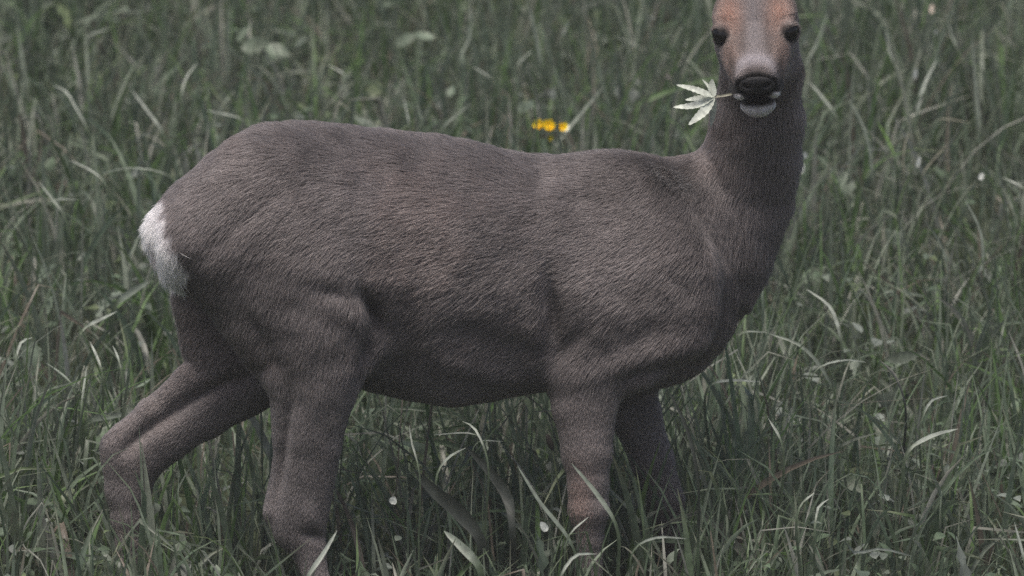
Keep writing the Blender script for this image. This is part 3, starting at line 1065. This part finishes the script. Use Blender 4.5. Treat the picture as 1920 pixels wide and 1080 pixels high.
def ribbon(C, hw, fold=.35, face=None, roll=0.0):
    """folded strip along C with half widths hw, its flat side towards `face`"""
    tan = norm(np.gradient(C, axis=0))
    face = np.array([0, -.85, .5]) if face is None else np.asarray(face, float)
    sd = norm(np.cross(tan, face[None].repeat(len(C), 0)))
    nm = np.cross(sd, tan)
    sd = sd * math.cos(roll) + nm * math.sin(roll)
    nm = np.cross(sd, tan)
    hw = np.asarray(hw)[:, None]
    th = .00025
    top = np.stack([C - sd * hw, C - nm * hw * fold, C + sd * hw], 1)
    v = top.reshape(-1, 3)
    n_ = len(C)
    b_ = (np.arange(n_ - 1)[:, None] * 3 + np.arange(2)[None]).ravel()
    return v, np.stack([b_, b_ + 1, b_ + 4, b_ + 3], -1)


PALE, GREY, FRESH, DARK, DRY = (.30, .33, .29), (.17, .20, .165), (.11, .19, .05), (.030, .036, .030), (.26, .25, .19)
BLADES = [  # points in the photograph, width in pixels, tone, label
    ([(163, 241), (143, 204), (122, 170), (98, 159)], 6, PALE, 'thin pale blade arching over far left of the meadow, above the rump'),
    ([(307, 252), (274, 204), (246, 167)], 8, PALE, 'straight pale blade leaning left above the deer rump'),
    ([(455, 224), (418, 213), (385, 207)], 6, PALE, 'small light blade lying almost level just above the rump curve'),
    ([(341, 174), (348, 148), (370, 117)], 7, PALE, 'short pale blade with hooked tip, upper left meadow'),
    ([(193, 337), (163, 315), (130, 300)], 6, PALE, 'pale blade bending left beside the tail, upper of two'),
    ([(119, 400), (96, 370), (74, 341)], 9, GREY, 'wide grey blade slanting left near the left edge, level with the rump top'),
    ([(322, 333), (237, 315), (178, 330)], 4, GREY, 'hair thin arched stalk touching the rump from the left'),
    ([(96, 376), (148, 374)], 5, PALE, 'short level light blade crossing a wide grey one at the left edge'),
    ([(163, 70), (207, 52)], 7, PALE, 'short pale blade tip near the top left corner'),
    ([(648, 141), (615, 122)], 7, PALE, 'pale blade tip drooping above the middle of the back'),
    ([(252, 265), (296, 241)], 5, PALE, 'small slanting light blade between two others left of the hip'),
    ([(825, 247), (883, 193)], 6, GREY, 'grey slanting stalk rising from behind the middle of the back'),
    ([(768, 237), (756, 179)], 7, PALE, 'upright pale blade behind the back, left one of a pair'),
    ([(793, 234), (781, 190)], 6, GREY, 'upright grey blade behind the back, right one of a pair'),
    ([(859, 118), (880, 70), (883, 0)], 7, GREY, 'long grey blade running out of the top of the frame above the back'),
    ([(1016, 135), (1005, 68), (991, 7)], 12, GREY, 'broad grey upright blade high above the yellow flowers'),
    ([(1052, 71), (1069, 37)], 7, PALE, 'short bright blade tip right of the broad grey blade at the top'),
    ([(1201, 91), (1154, 68)], 6, PALE, 'pale blade tip drooping left of the deer face, near the top'),
    ([(923, 149), (886, 125)], 6, PALE, 'small pale blade leaning left, above and left of the yellow flowers'),
    ([(969, 122), (998, 95)], 5, PALE, 'small pale curved blade left of the broad grey blade'),
    ([(1718, 222), (1733, 159), (1757, 111)], 10, PALE, 'broad pale curved blade standing alone right of the deer head'),
    ([(1570, 222), (1541, 181), (1515, 152)], 8, PALE, 'pale blade leaning against the right side of the deer neck'),
    ([(1507, 130), (1530, 85), (1554, 22)], 8, GREY, 'grey blade slanting up right from beside the deer cheek'),
    ([(1839, 259), (1830, 167), (1822, 63)], 7, GREY, 'tall upright grey stem near the right edge at the top'),
    ([(1693, 356), (1700, 259), (1709, 248), (1717, 274)], 4, DRY, 'fine yellowish stalk with nodding tip right of the neck'),
    ([(1798, 96), (1785, 67), (1774, 22)], 8, GREY, 'grey blade with tip hanging down, top right of the meadow'),
    ([(1678, 296), (1667, 267), (1644, 226)], 12, FRESH, 'broad fresh yellow green blade right of the neck'),
    ([(1637, 356), (1619, 237), (1591, 185)], 8, GREY, 'long grey blade just left of the fresh green one'),
    ([(1680, 130), (1667, 93), (1661, 54)], 8, PALE, 'upright blade with bright tip right of the deer forehead'),
    ([(1759, 224), (1819, 230)], 5, DRY, 'level dry stalk beside the tall grey stem at right'),
    ([(1726, 333), (1778, 267)], 6, DRY, 'slanting dry straw below the level stalk at right'),
    ([(1919, 352), (1881, 333)], 8, PALE, 'pale blade tip cut by the right edge of the frame'),
    ([(1707, 841), (1750, 816), (1797, 804)], 13, PALE, 'wide bright bent blade at lower right, largest of its kind'),
    ([(1732, 776), (1747, 751), (1776, 742)], 7, PALE, 'small pale hooked blade just above the wide bright one at lower right'),
    ([(1534, 690), (1584, 675), (1624, 679)], 6, PALE, 'slim pale arch at right, level with the deer belly'),
    ([(1577, 639), (1555, 574), (1512, 542)], 9, PALE, 'pale blade curving over to the left, right of the chest'),
    ([(1563, 733), (1498, 646), (1440, 625)], 8, GREY, 'long grey blade arching left towards the deer chest'),
    ([(1530, 971), (1535, 950), (1555, 935)], 8, PALE, 'short bright curled blade low right, right one of two'),
    ([(1505, 942), (1527, 924)], 10, PALE, 'short bright stub of blade low right, left one of two'),
    ([(1584, 1015), (1602, 1036), (1649, 1029), (1711, 1043)], 6, PALE, 'wavy pale blade lying flat at the bottom right'),
    ([(1693, 740), (1675, 700), (1649, 675)], 9, DARK, 'dark bent blade at right between pale ones'),
    ([(1844, 509), (1837, 430), (1808, 372)], 7, GREY, 'grey blade leaning left near the right edge, level with the chest'),
    ([(1779, 524), (1765, 459), (1729, 408)], 8, GREY, 'grey bent blade right of the chest, inner one of a pair'),
    ([(1462, 820), (1440, 784)], 9, PALE, 'bright short blade right of the far fore leg'),
    ([(1920, 1051), (1902, 979)], 8, PALE, 'pale blade in the bottom right corner'),
    ([(1336, 719), (1369, 713), (1427, 716)], 9, PALE, 'pale level blade pointing at the brisket from the right'),
    ([(1393, 623), (1437, 623)], 5, PALE, 'thin level blade touching the chest edge'),
    ([(1196, 1022), (1230, 1008), (1287, 1010)], 6, PALE, 'pale arched blade in front of the far fore foot'),
    ([(1307, 887), (1287, 801), (1251, 728)], 10, DARK, 'dark green blade standing right beside the far fore leg'),
    ([(1153, 979), (1119, 926), (1071, 868)], 11, GREY, 'grey blade crossing in front of the near fore leg'),
    ([(1051, 1080), (1080, 1041), (1119, 1039)], 8, PALE, 'pale bent blade at the near fore foot'),
    ([(1071, 998), (1104, 969)], 6, PALE, 'thin light blade across the near fore knee'),
    ([(1075, 1027), (1008, 935), (970, 873)], 9, GREY, 'long grey blade slanting left, between belly and fore foot'),
    ([(907, 837), (887, 800), (867, 790)], 7, PALE, 'bright drooping blade directly under the belly'),
    ([(893, 815), (813, 815)], 4, PALE, 'thin level stalk under the belly, left one'),
    ([(900, 827), (943, 828)], 4, PALE, 'thin level stalk under the belly, right one'),
    ([(783, 867), (773, 833), (767, 797)], 6, PALE, 'upright light blade under the belly near the hind leg'),
    ([(827, 873), (847, 853), (873, 840)], 8, PALE, 'pale blade meeting the top of a dark leaf under the belly'),
    ([(575, 1085), (605, 1040), (632, 995)], 12, PALE, 'wide pale blade across the near hind foot'),
    ([(158, 615), (190, 598), (219, 584)], 11, PALE, 'broad pale blade slanting up towards the rump at left'),
    ([(31, 666), (41, 640), (61, 633)], 9, PALE, 'pale curled blade at the left edge, beside a round leaf'),
    ([(188, 686), (178, 660), (168, 640)], 9, PALE, 'pale blade left of the far hind leg, left one of two'),
    ([(224, 681), (219, 664), (211, 648)], 7, PALE, 'pale blade left of the far hind leg, right one of two'),
    ([(153, 757), (158, 720), (163, 686)], 7, GREY, 'upright grey blade left of the far hind hock'),
    ([(132, 717), (108, 695), (87, 681)], 7, GREY, 'grey blade leaning left at the left edge, below the round leaf'),
]


def single_blade(pts_, wpx, tone, label, group, name='grass_blade', cat='grass blade', h=.27, face=None):
    my, mx = np.mean([p[1] for p in pts_]), np.mean([p[0] for p in pts_])
    y0 = depth_for(mx, my, h)
    sdf_ok = False
    for _ in range(30):                       # stand in front of the animal where it crosses it
        C = np.array([W(p[0], p[1], y0 + .02 * i) for i, p in enumerate(pts_)])
        if sdf(bez(C, 9)).min() > .035:
            break
        y0 -= .03
    p0 = C[0]
    gx_ = p0[0] - .25 * (C[1][0] - p0[0])
    gy_ = p0[1] + .03
    g0 = np.array([gx_, gy_, ground_z(np.array([gx_]), np.array([gy_]))[0] - .005])
    low = [g0] if p0[2] - g0[2] > .03 else []
    if low:
        low.append(g0 * .45 + p0 * .55 + np.array([.12 * (g0[0] - p0[0]), 0, .0]))
    P_ = np.array(low + list(C))
    Cc = bez(P_, 22)
    nvis = np.linalg.norm(np.diff(C, axis=0), axis=1).sum()
    tot = np.linalg.norm(np.diff(P_, axis=0), axis=1).sum()
    s_ = np.linspace(0, 1, 22)
    sv = np.clip((s_ - (1 - nvis / tot)) / max(nvis / tot, .01), 0, 1)
    hw = wpx * PX * .5 * (.55 + .45 * sstep(0, .35, sv)) * np.sqrt(np.clip(1 - s_ ** 3.5, 0, 1)) + .0002
    v, f = ribbon(Cc, hw, .35, face, rng.normal(0, .35 if face is None else .05))
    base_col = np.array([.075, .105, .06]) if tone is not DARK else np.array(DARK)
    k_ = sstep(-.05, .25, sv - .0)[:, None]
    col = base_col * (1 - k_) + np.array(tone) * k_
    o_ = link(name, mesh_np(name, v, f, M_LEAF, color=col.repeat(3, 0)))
    return tag(o_, label, cat, group)


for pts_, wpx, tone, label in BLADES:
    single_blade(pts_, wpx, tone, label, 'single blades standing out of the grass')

for pts_, wpx, tone, label, h_ in [
        ([(960, 985), (953, 937), (917, 883), (873, 837)], 24, DARK, 'dark broad pointed leaf leaning left under the belly, slimmer one on the right', .24),
        ([(900, 1010), (860, 960), (813, 920), (777, 883)], 36, DARK, 'widest dark broad leaf leaning left under the belly', .23),
        ([(897, 1062), (860, 1020), (832, 995)], 22, GREY, 'broad grey leaf lying below the widest dark leaf', .20),
        ([(219, 569), (250, 545), (283, 526)], 20, GREY, 'broad grey green leaf just below the white rump patch', .24),
        ([(165, 790), (204, 780), (245, 776)], 19, GREY, 'broad level grey green leaf left of the hind hock', .2)]:
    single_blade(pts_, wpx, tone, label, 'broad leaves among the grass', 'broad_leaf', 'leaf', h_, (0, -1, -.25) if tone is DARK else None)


def leaflet_mesh(name, pts_, wpx, col, mat, teeth=.0, face=None, roll=0.0, n_=17):
    C = bez(np.array(pts_), n_)
    t = np.linspace(0, 1, n_)
    hw = wpx * PX * .5 * np.sin(np.pi * np.clip(t, .0, 1) ** .75) ** .7 + .0005
    hw[-1] = .0003
    hw *= 1 + teeth * np.where(np.arange(n_) % 2, 1, -1)
    v, f = ribbon(C, hw, .3, face, roll)
    cc = np.array(col) * (1 + .12 * (np.arange(n_) % 2))[:, None]
    cc = cc.repeat(3, 0)
    cc[1::3] *= 1.12
    return mesh_np(name, v, f, mat, color=cc)


def leaf_thing(px, py, wpx, hpx, lean, label, col=(.135, .170, .125)):
    y_ = depth_for(px, py, .215)
    c = W(px, py, y_)
    while sdf(c[None])[0] < .05:
        y_ -= .03; c = W(px, py, y_)
    dv = np.array([math.sin(R(lean)), -.25, math.cos(R(lean))]) * hpx * PX * .5
    o_ = link('broad_leaf', leaflet_mesh('broad_leaf', [c - dv, c + [0, -.006, 0], c + dv], wpx, np.array(col) * rng.uniform(.8, 1.15), M_LEAF, .16, (rng.normal(0, .5), -.7, .5), rng.normal(0, .5), 13))
    tag(o_, label, 'leaf', 'broad leaves among the grass')


leaf_thing(61, 671, 46, 72, 170, 'large pale rounded leaf at the left edge of the meadow')
leaf_thing(92, 569, 32, 36, 20, 'small pale leaf at the left, above the large rounded one')
leaf_thing(270, 717, 32, 30, 60, 'pale leaf just left of the far hind thigh')
leaf_thing(478, 82, 40, 62, 75, 'grey green leaf of a cluster above the hips, left one')
leaf_thing(522, 94, 36, 56, 110, 'grey green leaf of a cluster above the hips, right lower one')
leaf_thing(455, 62, 26, 40, 40, 'small upper leaf of a cluster above the hips')
leaf_thing(762, 72, 30, 50, 65, 'grey green leaf high above the middle of the back, left of two')
leaf_thing(797, 66, 28, 46, 100, 'grey green leaf high above the middle of the back, right of two')
leaf_thing(1696, 668, 22, 70, 78, 'wide level grey leaf right of the chest', (.085, .105, .08))


# ------------------------------------------------------------------ lobed leaf in the deer's mouth
yL = HP(0, -.055, .085)[1]
hub = W(1339, 181, yL - .004)
lf_root = empty('lobed_leaf', hub)
tag(lf_root, 'pale many fingered leaf hanging from the corner of the deer mouth', 'leaf')
PL = (.52, .55, .49)
for (tx_, ty_, mx_, my_, w_, dy_, dz_) in [(1268, 159, 1305, 168, 11, -.010, 1), (1285, 187, 1312, 184, 9, .006, 1), (1262, 201, 1302, 197, 12, -.004, 1),
                                           (1291, 234, 1319, 209, 13, -.014, 1), (1335, 148, 1335, 165, 11, .004, 1), (1333, 238, 1337, 212, 9, .010, .75),
                                           (1317, 149, 1327, 160, 4, .008, .9)]:
    m_ = leaflet_mesh('leaflet', [hub, W(mx_, my_, yL - .004 + dy_ * .6), W(tx_, ty_, yL - .004 + dy_)], w_ * 1.25, np.array(PL) * dz_, M_LEAF, .08, None, .35 * math.sin(tx_))
    link('leaflet', m_, lf_root)
st_ = bez(np.array([hub, W(1357, 179, yL - .002), W(1374, 176, yL), W(1392, 178, yL + .012)]), 10)
v_, f_ = ribbon(st_, np.full(10, .0019), .9)
link('leaf_stalk', mesh_np('leaf_stalk', v_, f_, M_LEAF, color=np.array([[.30, .29, .23]]).repeat(len(v_), 0)), lf_root)

# ------------------------------------------------------------------ yellow flowers behind the back
M_PETAL = mat_leaf('flower petal', .35, .5, .3, 300)
YF = depth_for(1030, 250, .31)


def tube_mesh(name, C, r0, r1, col, mat, k=6):
    C = np.asarray(C); n_ = len(C)
    tan = norm(np.gradient(C, axis=0))
    a_ = norm(np.cross(tan, np.array([.3, .9, .2])[None].repeat(n_, 0))); b_ = np.cross(tan, a_)
    rr_ = np.linspace(r0, r1, n_)[:, None, None]
    an = np.linspace(0, 2 * np.pi, k, endpoint=False)[None, :, None]
    v = (C[:, None] + rr_ * (np.cos(an) * a_[:, None] + np.sin(an) * b_[:, None])).reshape(-1, 3)
    i_ = (np.arange(n_ - 1)[:, None] * k + np.arange(k)[None]).ravel()
    j_ = (np.arange(n_ - 1)[:, None] * k + (np.arange(k)[None] + 1) % k).ravel()
    return mesh_np(name, v, np.stack([i_, j_, j_ + k, i_ + k], -1), mat, color=np.asarray(col)[None].repeat(len(v), 0))


YEL, ORA, WHI, LIM = (.80, .64, .02), (.80, .52, .01), (.82, .84, .80), (.42, .44, .05)


def flower(px, py, size, dirv, petals, label, n_front):
    c = W(px, py, YF)
    g_ = np.array([c[0] + .01, c[1] + .02, ground_z(c[:1], c[1:2])[0]])
    root = empty('yellow_flower', g_)
    tag(root, label, 'flower', 'yellow flowers behind the deer back')
    link('stem', tube_mesh('stem', bez(np.array([g_, g_ * .5 + c * .5 + [.004, 0, 0], c]), 8), .0014, .0010, (.12, .17, .07), M_LEAF), root)
    dv = norm(np.array(dirv, float))
    a_ = norm(np.cross(dv, [0.2, .1, 1])); b_ = np.cross(dv, a_)
    n_ = len(petals)
    for k, colr in enumerate(petals):
        an = 2 * np.pi * k / n_ + .4
        ra = a_ * math.cos(an) + b_ * math.sin(an)
        L_ = size * PX
        P_ = [c + ra * .001, c + ra * L_ * .35 + dv * L_ * .45, c + ra * L_ * .62 + dv * L_ * .75]
        link('petal', leaflet_mesh('petal', P_, size * .75, colr, M_PETAL, 0, dv * .3 - ra, rng.normal(0, .2), 7), root)
    link('flower_heart', sphere_mesh('flower_heart', c + dv * .002, np.eye(3), (size * PX * .22,) * 3, M_HEART, 10, 8), root)


M_HEART = mat_plain('flower heart', (.62, .42, .02), .7, .2, 500, .3)
flower(1012, 237, 19, (-.3, -.8, .5), [YEL, ORA, YEL, YEL, YEL, LIM], 'yellow flower behind the deer back, leftmost of the cluster', 0)
flower(1029, 240, 22, (.0, -.8, .6), [YEL, YEL, ORA, YEL, YEL, YEL], 'largest yellow flower behind the deer back, in the middle', 0)
flower(1056, 245, 20, (.1, -.7, .7), [YEL, WHI, WHI, WHI, YEL, ORA], 'white and yellow flower behind the deer back, rightmost', 0)
flower(1031, 258, 11, (.2, -.8, .1), [LIM, YEL, LIM, LIM], 'small greenish yellow bud below the middle flower', 0)
single_blade([(1037, 283), (1062, 246), (1089, 213), (1132, 162)], 8, GREY, 'long grey stalk slanting up right past the yellow flowers', 'single blades standing out of the grass', h=.24)

# ------------------------------------------------------------------ small pale bits lying in the grass
def bit(px, py, wpx, hpx, lean, label, col=(.62, .64, .60)):
    y_ = depth_for(px, py, .26)
    c = W(px, py, y_)
    while sdf(c[None])[0] < .03:
        y_ -= .03; c = W(px, py, y_)
    dv = np.array([math.sin(R(lean)), -.15, math.cos(R(lean))]) * hpx * PX * .5
    o_ = link('pale_bit', leaflet_mesh('pale_bit', [c - dv, c + [0, -.001, 0], c + dv], wpx, col, M_PETAL, 0, None, rng.normal(0, .3), 9))
    tag(o_, label, 'petal', 'pale bits caught in the grass')


bit(737, 938, 14, 16, 20, 'white bit in the grass in front of the near hind leg')
bit(1020, 987, 13, 22, -35, 'white wedge shaped bit left of the near fore leg')
bit(1510, 291, 10, 14, -10, 'white bit beside the right side of the neck, upper of two')
bit(1504, 316, 9, 24, 15, 'white bit beside the right side of the neck, lower of two')
bit(1748, 16, 22, 12, 80, 'pinkish bit at the top right of the meadow', (.50, .42, .36))
bit(1716, 138, 8, 24, 5, 'slim white bit right of the head near the pale curved blade')
bit(1755, 60, 7, 9, 0, 'tiny white bit below the pinkish one at top right')
bit(1253, 144, 16, 9, 55, 'pinkish bit left of the deer muzzle', (.48, .42, .38))
bit(1840, 330, 12, 16, 30, 'pale bit at the right, below the tall grey stem')
bit(1722, 303, 8, 24, 12, 'white slender bit right of the nodding stalk')

# ------------------------------------------------------------------ plantain seed head by the fore leg
c_ = W(1031, 829, depth_for(1031, 860, .22) - .02)
while sdf(c_[None])[0] < .03:
    c_ = c_ + np.array([0, -.03, 0])
g_ = np.array([c_[0] + .035, c_[1] + .01, ground_z(c_[:1], c_[1:2])[0]])
sh = empty('seed_head', g_)
tag(sh, 'dark oval seed head on a thin stalk left of the near fore leg', 'seed head')
top_ = W(1026, 815, c_[1]); bot_ = W(1036, 843, c_[1])
link('stalk', tube_mesh('stalk', bez(np.array([g_, g_ * .4 + bot_ * .6 + [.004, 0, 0], bot_]), 10), .0012, .0010, (.09, .11, .06), M_LEAF), sh)
ax3 = norm(top_ - bot_); ax1 = norm(np.cross(ax3, [0, 1, 0])); ax2 = np.cross(ax3, ax1)
M_SEED = mat_plain('seed head', (.022, .020, .018), .85, .1, 900, .5, .8, 1500)
link('spike', sphere_mesh('spike', (top_ + bot_) / 2, np.stack([ax1, ax2, ax3]), (.0046, .0046, .0135), M_SEED, 14, 12), sh)
